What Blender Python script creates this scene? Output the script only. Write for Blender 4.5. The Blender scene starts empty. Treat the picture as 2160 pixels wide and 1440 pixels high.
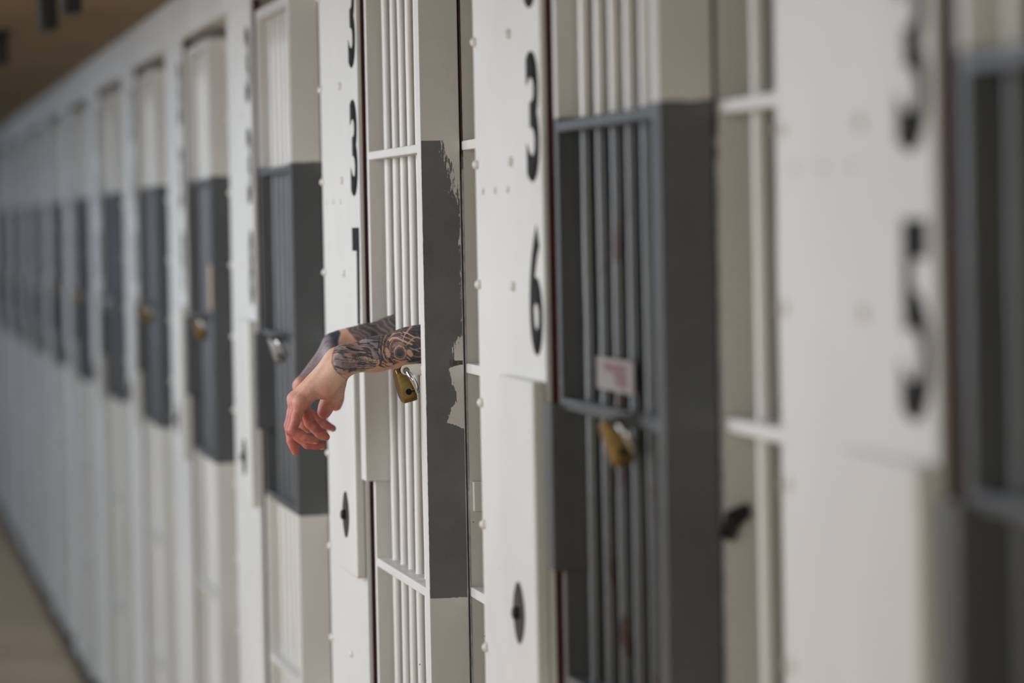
import bpy, bmesh, math, random
import numpy as np
from mathutils import Vector, Matrix

# ------------------------------------------------------------------ camera, world, light
S = bpy.context.scene
COL = S.collection
random.seed(7)
rng = np.random.default_rng(11)

cam_d = bpy.data.cameras.new('camera')
cam_d.sensor_width = 36.0
cam_d.lens = 135.0
cam_d.clip_start = 0.05
cam_d.clip_end = 200
cam_d.dof.use_dof = True
cam_d.dof.focus_distance = 5.56
cam_d.dof.aperture_fstop = 3.4
cam = bpy.data.objects.new('camera', cam_d)
_r = Vector((0.98549681, -0.16856951, -0.01950251))
_u = Vector((0.02442156, 0.02715718, 0.99933281))
_f = Vector((0.16792741, 0.98531559, -0.03088005))
M = Matrix((( _r.x, _u.x, -_f.x, -0.80386), (_r.y, _u.y, -_f.y, 0.0), (_r.z, _u.z, -_f.z, 1.66), (0, 0, 0, 1)))
cam.matrix_world = M
COL.objects.link(cam)
S.camera = cam

S.view_settings.view_transform = 'Standard'
S.view_settings.look = 'None'
S.view_settings.gamma = 1.0
S.view_settings.use_curve_mapping = False
S.view_settings.exposure = -0.14

world = bpy.data.worlds.new('world')
S.world = world
world.use_nodes = True
bg = world.node_tree.nodes['Background']
bg.inputs['Color'].default_value = (0.62, 0.75, 1.0, 1)
bg.inputs['Strength'].default_value = 0.9

HALL_X = -4.2          # inner face of the window wall across the corridor
WINDOWS = [(2.6, 4.2), (5.0, 6.6), (8.0, 9.6), (12.5, 14.1), (18.0, 19.6), (24.0, 25.6)]   # y ranges
WIN_Z = (1.0, 5.1)
WIN_POWER = [16, 205, 125, 105, 92, 75]
WIN_COL = [(0.93, 0.95, 1.0), (0.955, 0.96, 1.0), (0.80, 0.88, 1.0), (0.66, 0.79, 1.0), (0.62, 0.77, 1.0), (0.62, 0.77, 1.0)]
for (ya, yb), pw, wc in zip(WINDOWS, WIN_POWER, WIN_COL):
    ld = bpy.data.lights.new('window_daylight', 'AREA')
    ld.shape = 'RECTANGLE'
    ld.size = yb - ya
    ld.size_y = WIN_Z[1] - WIN_Z[0]
    ld.energy = pw
    ld.color = wc
    lo = bpy.data.objects.new('window_daylight', ld)
    lo.location = (HALL_X - 0.28, (ya + yb) / 2, sum(WIN_Z) / 2)
    lo.rotation_euler = (math.radians(90), 0, math.radians(-90))
    COL.objects.link(lo)

FILL_WIN = (-4.0, -2.1, 0.6, 3.4)      # unseen opening added behind the camera for frontal fill: x range, z range
ld = bpy.data.lights.new('end_fill_light', 'AREA')  # added fill lamp, brightens the faces turned towards the camera
ld.shape = 'RECTANGLE'; ld.size = 1.9; ld.size_y = 2.8
ld.energy = 122
ld.color = (1.0, 0.975, 0.86)
lo = bpy.data.objects.new('end_fill_light', ld)
lo.location = (-3.05, -3.18, 2.0)
lo.rotation_euler = (math.radians(90), 0, 0)
COL.objects.link(lo)

# ------------------------------------------------------------------ measures of one cell (metres)
PITCH = 1.658
Y0 = 5.4686
ZC = 1.66
Z_GRAY_TOP = ZC + 0.1203
Z_GRAY_BOT = ZC - 0.5394
DOOR_TOP = ZC + 0.435
HEAD_BOT = ZC + 0.463
HEAD_TOP = ZC + 0.575
FIRST, LAST = -2, 13
POST_X = -0.0076

# ------------------------------------------------------------------ materials
def lin(r, g, b):
    f = lambda c: (c / 255 / 12.92) if c / 255 <= 0.04045 else ((c / 255 + 0.055) / 1.055) ** 2.4
    return (f(r), f(g), f(b), 1)

class NT:
    def __init__(s, name, rough=0.5, spec=0.5, metal=0.0):
        s.m = bpy.data.materials.new(name); s.m.use_nodes = True
        s.t = s.m.node_tree; s.n = s.t.nodes; s.l = s.t.links
        s.b = s.n['Principled BSDF']
        s.b.inputs['Roughness'].default_value = rough
        s.b.inputs['Metallic'].default_value = metal
        s.b.inputs['Specular IOR Level'].default_value = spec
    def add(s, t, **k):
        n = s.n.new(t)
        for a, v in k.items(): setattr(n, a, v)
        return n
    def link(s, a, b): s.l.new(a, b)
    def put(s, sock, v):
        if hasattr(v, 'links'): s.l.new(v, sock)
        else: sock.default_value = v
    def math(s, op, a, b=0.0, c=None, clamp=False):
        n = s.add('ShaderNodeMath', operation=op); n.use_clamp = clamp
        s.put(n.inputs[0], a); s.put(n.inputs[1], b)
        if c is not None: s.put(n.inputs[2], c)
        return n.outputs[0]
    def noise(s, scale, detail=3, rough=0.5, vec=None, dist=0.0):
        n = s.add('ShaderNodeTexNoise')
        n.inputs['Scale'].default_value = scale; n.inputs['Detail'].default_value = detail
        n.inputs['Roughness'].default_value = rough; n.inputs['Distortion'].default_value = dist
        if vec is not None: s.link(vec, n.inputs['Vector'])
        return n.outputs['Fac']
    def mix(s, f, a, b):
        n = s.add('ShaderNodeMix', data_type='RGBA')
        s.put(n.inputs[0], f); s.put(n.inputs[6], a); s.put(n.inputs[7], b)
        return n.outputs[2]
    def smooth(s, v, lo, hi):
        n = s.add('ShaderNodeMapRange', interpolation_type='SMOOTHSTEP')
        s.put(n.inputs[0], v); n.inputs[1].default_value = lo; n.inputs[2].default_value = hi
        return n.outputs[0]
    def pos(s):
        g = s.add('ShaderNodeNewGeometry'); x = s.add('ShaderNodeSeparateXYZ'); s.link(g.outputs['Position'], x.inputs[0])
        return g, x.outputs[0], x.outputs[1], x.outputs[2]
    def curve(s, v, pts):
        n = s.add('ShaderNodeFloatCurve'); c = n.mapping.curves[0]
        while len(c.points) < len(pts): c.points.new(0.5, 0.5)
        for p, (a, b) in zip(c.points, pts): p.location = (a, b); p.handle_type = 'VECTOR'
        n.mapping.update(); s.put(n.inputs['Value'], v)
        return n.outputs[0]
    def bump(s, h, strength=0.3, dist=0.002):
        n = s.add('ShaderNodeBump'); n.inputs['Strength'].default_value = strength; n.inputs['Distance'].default_value = dist
        s.link(h, n.inputs['Height']); s.link(n.outputs[0], s.b.inputs['Normal'])
    def color(s, v): s.put(s.b.inputs['Base Color'], v)

CREAM = lin(223, 222, 216)
GRAY = lin(90, 92, 94)

def paint_base(t, base, streak=0.04):
    g, x, y, z = t.pos()
    n1 = t.noise(2.3, 3, 0.55, g.outputs['Position'])
    n2 = t.noise(60, 3, 0.6, g.outputs['Position'])
    c = t.mix(t.smooth(n1, 0.35, 0.7), base, tuple(v * (1 - streak * 2) for v in base[:3]) + (1,))
    return g, x, y, z, n2, c

def cream_paint():
    t = NT('cream_paint', 0.42)
    g, x, y, z, n2, c = paint_base(t, CREAM)
    chips = t.smooth(t.noise(120, 1, 0.5, g.outputs['Position']), 0.80, 0.83)
    t.color(t.mix(chips, c, lin(90, 82, 72)))
    t.bump(t.math('ADD', n2, t.noise(14, 2, 0.5, g.outputs['Position'])), 0.35, 0.0012)
    return t.m

def door_paint(name, worn):
    """cream above and below, grey between the two cross bars"""
    t = NT(name, 0.27)
    g, x, y, z, n2, c = paint_base(t, CREAM)
    wob = t.math('MULTIPLY', t.math('SUBTRACT', t.noise(35, 2, 0.5, g.outputs['Position']), 0.5), 0.006)
    zz = t.math('ADD', z, wob)
    band = t.math('MULTIPLY', t.smooth(zz, Z_GRAY_BOT - .0006, Z_GRAY_BOT + .0006), t.smooth(zz, Z_GRAY_TOP + .0006, Z_GRAY_TOP - .0006))
    gcol = t.mix(t.smooth(t.noise(5, 4, 0.6, g.outputs['Position']), 0.3, 0.75), GRAY, lin(80, 82, 84))
    col = t.mix(band, c, gcol)
    if worn:
        sv = t.add('ShaderNodeMapping'); sv.inputs['Scale'].default_value = (26, 26, 7)
        t.link(g.outputs['Position'], sv.inputs['Vector'])
        rust = t.math('MULTIPLY', t.smooth(t.noise(1.0, 3, 0.6, sv.outputs[0]), 0.57, 0.64), t.smooth(z, 1.72, 1.60))
        col = t.mix(rust, col, lin(66, 34, 28))
    t.color(col)
    t.bump(t.math('ADD', n2, t.noise(14, 2, 0.5, g.outputs['Position'])), 0.3, 0.0012)
    return t.m

def peeled_paint():
    """near stile of the door in focus: grey side face brushed and flaking along its inner edge, cream front face"""
    t = NT('peeling_grey_paint', 0.42)
    g, x, y, z, n2, c = paint_base(t, CREAM)
    nx = t.add('ShaderNodeSeparateXYZ'); t.link(g.outputs['True Normal'], nx.inputs[0])
    side = t.smooth(nx.outputs[1], -0.4, -0.9)
    wob = t.math('MULTIPLY', t.math('SUBTRACT', t.noise(60, 3, 0.6, g.outputs['Position']), 0.5), 0.010)
    wob2 = t.math('MULTIPLY', wob, t.smooth(x, 0.02, 0.05))
    zz = t.math('ADD', z, wob2)
    band = t.math('MULTIPLY', t.smooth(zz, Z_GRAY_BOT - .0005, Z_GRAY_BOT + .0005), t.smooth(z, Z_GRAY_TOP + .0005, Z_GRAY_TOP - .0005))
    edge = t.smooth(t.math('ADD', x, t.math('MULTIPLY', wob, 0.25)), 0.0008, 0.0014)
    # brushed streak noise, stretched along the height
    sv = t.add('ShaderNodeMapping'); sv.inputs['Scale'].default_value = (420, 420, 60)
    t.link(g.outputs['Position'], sv.inputs['Vector'])
    st = t.noise(1.0, 5, 0.7, sv.outputs[0])
    bl = t.noise(45, 5, 0.65, g.outputs['Position'])
    def patch(za, zb, pts, amp, fine):     # bare cream to the right of an uneven edge x = e(z), torn by brush streaks
        zn = t.math('DIVIDE', t.math('SUBTRACT', z, za), zb - za)
        e = t.math('MULTIPLY', t.curve(zn, pts), 0.08)
        w = t.math('ADD', t.math('MULTIPLY', t.math('SUBTRACT', bl, 0.5), amp), t.math('MULTIPLY', t.math('SUBTRACT', st, 0.5), fine))
        inz = t.math('MULTIPLY', t.math('GREATER_THAN', zn, 0.0), t.math('LESS_THAN', zn, 1.0))
        return t.math('MULTIPLY', inz, t.smooth(t.math('ADD', t.math('SUBTRACT', x, e), w), -0.0006, 0.0006))
    q = lambda v: v / 0.08
    p1 = patch(ZC + 0.025, ZC + 0.122, [(0, q(.064)), (.15, q(.052)), (.45, q(.043)), (.66, q(.043)), (.76, q(.039)), (.86, q(.036)), (.94, q(.031)), (1, q(.030))], 0.012, 0.075)
    p1a = patch(ZC + 0.082, ZC + 0.1212, [(0, q(.049)), (.4, q(.038)), (.8, q(.033)), (1, q(.030))], 0.008, 0.010)
    p1 = t.math('MAXIMUM', p1, p1a)
    p2 = patch(ZC - 0.300, ZC - 0.203, [(0, q(.075)), (.06, q(.052)), (.14, q(.035)), (.34, q(.037)), (.42, q(.043)), (.55, q(.047)), (.70, q(.041)), (.86, q(.036)), (.95, q(.033)), (1, q(.050))], 0.016, 0.012)
    p3 = patch(ZC - 0.197, ZC - 0.150, [(0, q(.046)), (.3, q(.042)), (.6, q(.047)), (1, q(.062))], 0.020, 0.034)
    p4 = t.smooth(t.math('ADD', t.math('MULTIPLY', st, 0.75), t.math('ADD', t.math('MULTIPLY', bl, 0.9), t.math('MULTIPLY', t.smooth(x, 0.036, 0.060), t.smooth(z, ZC - .45, ZC - .30)))), 1.72, 1.80)
    bare = t.math('MAXIMUM', t.math('MAXIMUM', p1, p4), t.math('MAXIMUM', p2, p3))
    rim = t.smooth(x, 0.0555, 0.0560)
    bare = t.math('MAXIMUM', bare, rim)
    scuff = t.math('MULTIPLY', t.smooth(t.noise(300, 2, 0.5, g.outputs['Position']), 0.72, 0.76), t.smooth(z, ZC + .02, ZC - .1))
    gc = t.mix(t.smooth(t.noise(9, 5, 0.65, g.outputs['Position']), 0.3, 0.75), lin(112, 113, 113), lin(99, 100, 101))
    gc = t.mix(t.math('MULTIPLY', scuff, 0.35), gc, lin(140, 138, 130))
    brown = t.math('MULTIPLY', t.math('MULTIPLY', t.smooth(z, ZC - .2065, ZC - .2035), t.smooth(z, ZC - .1930, ZC - .1975)), t.smooth(t.math('ADD', x, t.math('MULTIPLY', t.math('SUBTRACT', bl, .5), .03)), .030, .040))
    gc = t.mix(t.math('MULTIPLY', brown, t.smooth(st, .36, .5)), gc, lin(70, 58, 44))
    m = t.math('MULTIPLY', t.math('MULTIPLY', side, band), t.math('MULTIPLY', edge, t.math('SUBTRACT', 1.0, bare)))
    t.color(t.mix(m, c, gc))
    t.bump(t.math('ADD', t.math('ADD', n2, t.math('MULTIPLY', m, 0.4)), t.noise(18, 2, 0.5, g.outputs['Position'])), 0.4, 0.0012)
    return t.m

def plain(name, col, rough=0.5, metal=0.0, var=0.15, scale=20, bump=0.0, spec=0.5):
    t = NT(name, rough, spec, metal)
    g, x, y, z = t.pos()
    n = t.noise(scale, 4, 0.6, g.outputs['Position'])
    t.color(t.mix(t.smooth(n, 0.3, 0.72), col, tuple(v * (1 - var) for v in col[:3]) + (1,)))
    if bump: t.bump(t.noise(scale * 4, 3, 0.6, g.outputs['Position']), bump, 0.002)
    return t.m

M_CREAM = cream_paint()
M_DOOR = door_paint('grey_banded_paint', False)
M_DOOR_WORN = door_paint('grey_banded_rusty_paint', True)
M_PEEL = peeled_paint()
M_PRIMER = plain('dark_red_primer', lin(84, 30, 24), 0.7, 0, 0.4, 40)
M_NUM = plain('black_number_paint', lin(30, 30, 31), 0.8, spec=0.2)
M_BRONZE = plain('dark_bronze', lin(74, 66, 60), 0.45, 0.6, 0.4, 60)
M_BRASS = plain('aged_brass', lin(156, 130, 80), 0.40, 0.85, 0.35, 70, 0.15)
M_STEEL = plain('lock_steel', lin(190, 192, 196), 0.3, 0.9, 0.2, 60)
M_CHROME = plain('shackle_chrome', lin(214, 214, 214), 0.16, 1.0, 0.05)
M_HOLE = plain('black_hole', lin(10, 9, 8), 0.9)
M_DARK = plain('dark_iron', lin(34, 34, 34), 0.55, 0.3)
def slit_mat():
    t = NT('edge_strip_paint', 0.5)
    g, x, y, z = t.pos()
    n = t.noise(60, 4, 0.6, g.outputs['Position'])
    lilac = t.mix(t.smooth(n, 0.3, 0.7), lin(206, 206, 214), lin(160, 160, 172))
    zz = t.math('ADD', z, t.math('MULTIPLY', t.math('SUBTRACT', n, 0.5), 0.16))
    t.color(t.mix(t.smooth(zz, ZC + 0.06, ZC + 0.10), lilac, t.mix(t.smooth(n, .4, .6), lin(96, 44, 36), lin(60, 44, 36))))
    return t.m
M_SLIT = slit_mat()
M_BROWN = plain('brown_soffit_paint', lin(132, 106, 66), 0.7, 0, 0.3, 3)
M_FLOOR = plain('worn_brown_concrete', lin(208, 182, 148), 0.6, 0, 0.25, 1.5, 0.1)
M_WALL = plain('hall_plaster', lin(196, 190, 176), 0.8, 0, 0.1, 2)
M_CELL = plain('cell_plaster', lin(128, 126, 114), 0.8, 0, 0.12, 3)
M_PAPER = plain('paper', lin(138, 130, 130), 0.8, 0, 0.08, 30)
M_RED = plain('red_print', lin(112, 80, 83), 0.7, 0, 0.3, 30)
M_TAN = plain('tan_paper', lin(206, 176, 146), 0.8, 0, 0.15, 30)
M_CLOTH = plain('pale_blue_cloth', lin(168, 174, 192), 0.9, 0, 0.2, 14, 0.3)
M_TROUSER = plain('grey_blue_cloth', lin(120, 128, 148), 0.9, 0, 0.2, 14, 0.3)
M_HAIR = plain('dark_brown_hair', lin(46, 34, 26), 0.6, 0, 0.4, 120, 0.4)

def skin_mat():
    t = NT('tattooed_skin', 0.48, 0.4)
    g, x, y, z = t.pos()
    a_ink = t.add('ShaderNodeAttribute', attribute_name='ink').outputs['Fac']
    a_red = t.add('ShaderNodeAttribute', attribute_name='flush').outputs['Fac']
    a_nail = t.add('ShaderNodeAttribute', attribute_name='nail').outputs['Fac']
    n = t.noise(55, 4, 0.6, g.outputs['Position'])
    a = t.mix(t.smooth(n, 0.3, 0.7), lin(233, 192, 166), lin(221, 174, 150))
    b = t.mix(t.smooth(n, 0.3, 0.7), lin(204, 128, 114), lin(178, 98, 90))
    c = t.mix(a_red, a, b)
    a_wash = t.add('ShaderNodeAttribute', attribute_name='wash').outputs['Fac']
    c = t.mix(a_wash, c, lin(140, 138, 150))
    c = t.mix(a_nail, c, lin(226, 168, 152))
    inkc = t.mix(t.smooth(t.noise(90, 3, 0.6, g.outputs['Position']), 0.35, 0.65), lin(46, 52, 64), lin(60, 68, 84))
    c = t.mix(a_ink, c, inkc)
    t.color(c)
    t.b.inputs['Subsurface Weight'].default_value = 0.06
    t.b.inputs['Subsurface Radius'].default_value = (0.006, 0.002, 0.001)
    t.b.inputs['Subsurface Scale'].default_value = 0.5
    vor = t.add('ShaderNodeTexVoronoi'); vor.inputs['Scale'].default_value = 700
    t.bump(t.math('ADD', vor.outputs['Distance'], t.math('MULTIPLY', t.noise(170, 4, 0.65, g.outputs['Position']), 2.0)), 0.30, 0.0007)
    return t.m
M_SKIN = skin_mat()

# ------------------------------------------------------------------ mesh helpers
def bm_box(bm, lo, hi, bevel=0.0, seg=2):
    r = bmesh.ops.create_cube(bm, size=1.0)
    vs = r['verts']
    for v in vs:
        v.co = Vector([lo[i] + (v.co[i] + 0.5) * (hi[i] - lo[i]) for i in range(3)])
    if bevel > 0:
        es = list({e for v in vs for e in v.link_edges})
        bmesh.ops.bevel(bm, geom=es, offset=bevel, segments=seg, profile=0.5, affect='EDGES')

def bm_tube(bm, pts, rad, seg=16, cap=True):
    """tube of round section along a list of points; rad a number or one per point"""
    pts = [Vector(p) for p in pts]
    if not hasattr(rad, '__len__'): rad = [rad] * len(pts)
    rings = []
    t0 = (pts[1] - pts[0]).normalized()
    up = Vector((0, 0, 1)) if abs(t0.z) < 0.9 else Vector((1, 0, 0))
    nrm = (up - t0 * up.dot(t0)).normalized()
    for i, p in enumerate(pts):
        t = (pts[min(i + 1, len(pts) - 1)] - pts[max(i - 1, 0)]).normalized()
        nrm = (nrm - t * nrm.dot(t)).normalized()
        bi = t.cross(nrm)
        rings.append([bm.verts.new(p + (nrm * math.cos(2 * math.pi * k / seg) + bi * math.sin(2 * math.pi * k / seg)) * rad[i]) for k in range(seg)])
    for a, b in zip(rings, rings[1:]):
        for k in range(seg):
            bm.faces.new((a[k], a[(k + 1) % seg], b[(k + 1) % seg], b[k]))
    if cap:
        bm.faces.new(rings[0][::-1]); bm.faces.new(rings[-1])

def bm_extrude_outline(bm, pts, depth, bevel=0.0):
    """closed outline (list of 3-D points) extruded along the vector depth"""
    vs = [bm.verts.new(p) for p in pts]
    f = bm.faces.new(vs)
    r = bmesh.ops.extrude_face_region(bm, geom=[f])
    nv = [v for v in r['geom'] if isinstance(v, bmesh.types.BMVert)]
    bmesh.ops.translate(bm, verts=nv, vec=depth)
    bmesh.ops.recalc_face_normals(bm, faces=bm.faces)

def obj(name, bm, mat, parent=None, smooth=False, loc=None):
    me = bpy.data.meshes.new(name)
    bmesh.ops.recalc_face_normals(bm, faces=bm.faces)
    bm.to_mesh(me); bm.free()
    me.materials.append(mat)
    if smooth:
        me.polygons.foreach_set('use_smooth', [True] * len(me.polygons))
    o = bpy.data.objects.new(name, me)
    COL.objects.link(o)
    if loc: o.location = loc
    if parent: o.parent = parent
    return o

def box(name, lo, hi, mat, parent=None, bevel=0.0, seg=2):
    bm = bmesh.new(); bm_box(bm, lo, hi, bevel, seg)
    return obj(name, bm, mat, parent)

def empty(name, loc, label, cat, group=None):
    o = bpy.data.objects.new(name, None)
    o.empty_display_size = 0.05
    COL.objects.link(o); o.location = loc
    tag(o, label, cat, group)
    return o

def tag(o, label, cat, group=None, kind=None):
    o['label'] = label; o['category'] = cat
    if group: o['group'] = group
    if kind: o['kind'] = kind

def struct(o, label=None, cat=None):
    o['kind'] = 'structure'
    if label: o['label'] = label; o['category'] = cat
    return o

def copy_tree(o, parent=None):
    c = o.copy(); COL.objects.link(c)
    c.parent = parent
    for ch in list(o.children): copy_tree(ch, c)
    return c

# ------------------------------------------------------------------ the building
YA, YB = -3.0, Y0 + PITCH * (LAST + 1) + 0.2
XB = 2.3
struct(box('floor', (HALL_X - .3, YA, -0.12), (XB, YB, 0.0), M_FLOOR), 'worn brown concrete floor of the corridor along the cells', 'floor')
# window wall with openings
bm = bmesh.new()
edges = [YA] + [v for w in WINDOWS for v in w] + [YB]
for i in range(0, len(edges), 2):
    bm_box(bm, (HALL_X - .3, edges[i], 0), (HALL_X, edges[i + 1], 5.6))
for ya, yb in WINDOWS:
    bm_box(bm, (HALL_X - .3, ya, 0), (HALL_X, yb, WIN_Z[0]))
    bm_box(bm, (HALL_X - .3, ya, WIN_Z[1]), (HALL_X, yb, 5.6))
struct(obj('wall_left', bm, M_WALL), 'plain plaster wall across the corridor from the cells', 'wall')
for i, (ya, yb) in enumerate(WINDOWS):
    bm = bmesh.new()
    xw = HALL_X - .16
    for y in (ya, (ya + yb) / 2 - .02, yb - .04):
        bm_box(bm, (xw, y, WIN_Z[0]), (xw + .04, y + .04, WIN_Z[1]))
    for k in range(6):
        z = WIN_Z[0] + k * (WIN_Z[1] - WIN_Z[0] - .04) / 5
        bm_box(bm, (xw + .005, ya, z), (xw + .035, yb, z + .04))
    struct(obj('window_%d' % (i + 1), bm, M_DARK), 'tall steel framed window in the wall opposite the cells', 'window')
struct(box('ceiling', (HALL_X - .3, YA, 5.6), (0.0, YB, 5.8), M_WALL), 'high pale ceiling of the cell house', 'ceiling')
bm = bmesh.new()
bm_box(bm, (HALL_X - .3, YA - .2, 0), (FILL_WIN[0], YA, 5.8)); bm_box(bm, (FILL_WIN[1], YA - .2, 0), (XB, YA, 5.8))
bm_box(bm, (FILL_WIN[0], YA - .2, 0), (FILL_WIN[1], YA, FILL_WIN[2])); bm_box(bm, (FILL_WIN[0], YA - .2, FILL_WIN[3]), (FILL_WIN[1], YA, 5.8))
struct(obj('wall_front', bm, M_WALL), 'end wall behind the camera', 'wall')
bm = bmesh.new()  # frame for the added fill opening
for k in range(5):
    x = FILL_WIN[0] + k * (FILL_WIN[1] - FILL_WIN[0] - .04) / 4
    bm_box(bm, (x, YA - .12, FILL_WIN[2]), (x + .04, YA - .08, FILL_WIN[3]))
    z = FILL_WIN[2] + k * (FILL_WIN[3] - FILL_WIN[2] - .04) / 4
    bm_box(bm, (FILL_WIN[0], YA - .115, z), (FILL_WIN[1], YA - .085, z + .04))
struct(obj('window_7', bm, M_DARK), 'tall steel frame added in the end wall for the unseen fill light', 'window')
struct(box('wall_back', (HALL_X - .3, YB, 0), (XB, YB + .2, 5.8), M_WALL), 'far end wall of the corridor', 'wall')
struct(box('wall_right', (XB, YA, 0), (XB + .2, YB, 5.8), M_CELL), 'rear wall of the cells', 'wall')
# walkway of the tier above: brown underside
struct(box('ceiling_walkway', (-0.85, YA, HEAD_TOP), (0.02, YB, HEAD_TOP + .10), M_BROWN), 'dark brown underside of the upper tier walkway', 'ceiling')
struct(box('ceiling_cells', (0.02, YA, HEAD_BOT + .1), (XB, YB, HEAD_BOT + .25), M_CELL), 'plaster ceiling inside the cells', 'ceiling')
struct(box('wall_upper_tier', (0.02, YA, HEAD_TOP + .1), (0.2, YB, 5.6), M_WALL), 'pale wall of the upper tier', 'wall')
# header beam over doors and posts
bm = bmesh.new()
bm_box(bm, (POST_X, YA, HEAD_BOT), (0.10, YB, HEAD_TOP), 0.003)
struct(obj('trim_1', bm, M_CREAM), 'long white steel beam above the row of cell doors', 'beam')
# kerb under the cell fronts
struct(box('baseboard_right', (-0.015, YA, 0.0), (0.10, YB, 0.040), M_DARK), 'dark kerb where the cell fronts meet the floor', 'kerb')
# partition walls between the cells
for k in range(FIRST, LAST + 1):
    y = Y0 + k * PITCH
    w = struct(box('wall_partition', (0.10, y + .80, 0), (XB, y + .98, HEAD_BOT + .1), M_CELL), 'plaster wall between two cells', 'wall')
struct(box('wall_end', (-0.0, YA, 0.0), (0.15, Y0 + FIRST * PITCH - .56, HEAD_BOT), M_CREAM), 'white steel wall beside the nearest cell', 'wall')

# ------------------------------------------------------------------ one of each kind, then copies
def place_word(k):
    words = {-2: 'nearest cell, at the right picture edge', -1: 'cell just this side of the arms', 0: 'cell with the arms'}
    if k in words: return words[k]
    n = ['first', 'second', 'third', 'fourth', 'fifth', 'sixth', 'seventh', 'eighth', 'ninth', 'tenth', 'eleventh', 'twelfth', 'thirteenth'][k - 1]
    return n + ' cell beyond the arms'

BAR_Y = [0.100, 0.185, 0.270, 0.353, 0.437, 0.528]
BAR_R = 0.0083
FAR_A, FAR_B = 0.568, 0.586          # far stile
RAILS = [(ZC + 0.1035, ZC + 0.1165, 'cross_bar'), (ZC - 0.2175, ZC - 0.2040, 'lock_bar'), (ZC - 0.5410, ZC - 0.5275, 'cross_bar'), (ZC - 0.8690, ZC - 0.8550, 'cross_bar'), (ZC - 1.2220, ZC - 1.2080, 'cross_bar')]
DOOR_BOT = 0.050

def bar_bm(x, y, za, zb, r):
    bm = bmesh.new()
    n = 26
    pts, rr = [], []
    for i in range(n + 1):
        z = za + (zb - za) * i / n
        pts.append((x + random.uniform(-1, 1) * .0003, y + random.uniform(-1, 1) * .0006, z))
        rr.append(r * random.uniform(0.97, 1.035))
    bm_tube(bm, pts, rr, 14)
    return bm

def padlock(body_mat, label):
    """open padlock hung by its shackle; legs along -Y, body behind, width up"""
    t = empty('padlock', (0, 0, 0), label, 'padlock', 'padlocks on the cell doors')
    bm = bmesh.new()
    w, d, th = 0.052, 0.036, 0.0215
    prof = []
    for (a, b) in [(-w/2 + .006, 0), (-w/2, .005), (-w/2 + .001, d - .012), (-w/2 + .010, d), (w/2 - .010, d), (w/2 - .001, d - .012), (w/2, .005), (w/2 - .006, 0)]:
        prof.append((-th / 2, b, a - .006))
    bm_extrude_outline(bm, prof, Vector((th, 0, 0)))
    bmesh.ops.bevel(bm, geom=list(bm.edges), offset=.0022, segments=3, profile=.5, affect='EDGES')
    b = obj('lock_body', bm, body_mat, t, True)
    s = 0.0165
    bm = bmesh.new()
    sx = lambda z: 0.0085 * (1 - z / s) / 2
    pts = [(0, 0.010, s), (0, -0.012, s)]
    for i in range(13):
        a = math.pi * i / 12
        pts.append((sx(math.cos(a) * s), -0.020 - math.sin(a) * s, math.cos(a) * s))
    pts += [(sx(-s), -0.012, -s), (sx(-s), -0.001, -s)]
    bm_tube(bm, pts, 0.0040, 14)
    obj('shackle', bm, M_CHROME, t, True)
    bm = bmesh.new()
    bm_tube(bm, [(0, -0.0007, -s), (0, 0.002, -s)], 0.0046, 18)
    obj('shackle_socket', bm, M_HOLE, b)
    bm = bmesh.new()
    bm_tube(bm, [(0, -0.0007, s), (0, 0.002, s)], 0.0056, 18)
    obj('shackle_hole', bm, M_HOLE, b)
    return t

def make_door(label, mat, near_mat, in_focus):
    t = empty('cell_door', (0, 0, 0), label, 'cell door', 'barred cell doors')
    box('near_stile', (0, 0, DOOR_BOT), (0.0572, 0.035, DOOR_TOP), near_mat, t, 0.0012)
    box('far_stile', (0, FAR_A, DOOR_BOT), (0.0572, FAR_B, DOOR_TOP), mat, t, 0.0012)
    box('top_rail', (0, 0.035, DOOR_TOP - .02), (0.05, FAR_A, DOOR_TOP), mat, t, 0.0015)
    box('bottom_rail', (0, 0.035, DOOR_BOT), (0.05, FAR_A, DOOR_BOT + .06), mat, t, 0.0015)
    for a, b, n in RAILS:
        box(n, (0.0005, 0.035, a), (0.047, FAR_A, b), mat, t, 0.002)
    for y in BAR_Y:
        obj('bar', bar_bm(0.0284, y, DOOR_BOT + .03, DOOR_TOP - .01, BAR_R), mat, t, True)
    # box lock on the far stile
    lb = box('lock_box', (-0.0165, 0.5555, ZC - 0.4045), (0.034, 0.606, ZC - 0.2110), mat, t, 0.002)
    # staple for the padlock, welded on the lock bar
    bm = bmesh.new()
    out = [(0.003, -.2185), (-0.0165, -.2175)]
    for i in range(9):
        a = -math.pi / 2 - math.pi * i / 8
        out.append((-0.0200 + math.cos(a) * .0080, -.2105 + math.sin(a) * .0075))
    out += [(0.003, -.2015)]
    hole = [(-0.0204 + math.cos(2 * math.pi * i / 12) * .0050, -.2112 + math.sin(2 * math.pi * i / 12) * .0050) for i in range(12)]
    eds = []
    for loop in (out, hole):
        ly = 0.0450 if in_focus else 0.1250
        vs = [bm.verts.new((a, ly, ZC + b)) for a, b in loop]
        eds += [bm.edges.new((vs[i], vs[(i + 1) % len(vs)])) for i in range(len(vs))]
    fs = bmesh.ops.triangle_fill(bm, use_beauty=True, edges=eds)['geom']
    ext = bmesh.ops.extrude_face_region(bm, geom=[f for f in fs if isinstance(f, bmesh.types.BMFace)])
    bmesh.ops.translate(bm, verts=[v for v in ext['geom'] if isinstance(v, bmesh.types.BMVert)], vec=(0, .0065, 0))
    obj('hasp_lug', bm, mat, t)
    return t

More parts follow.
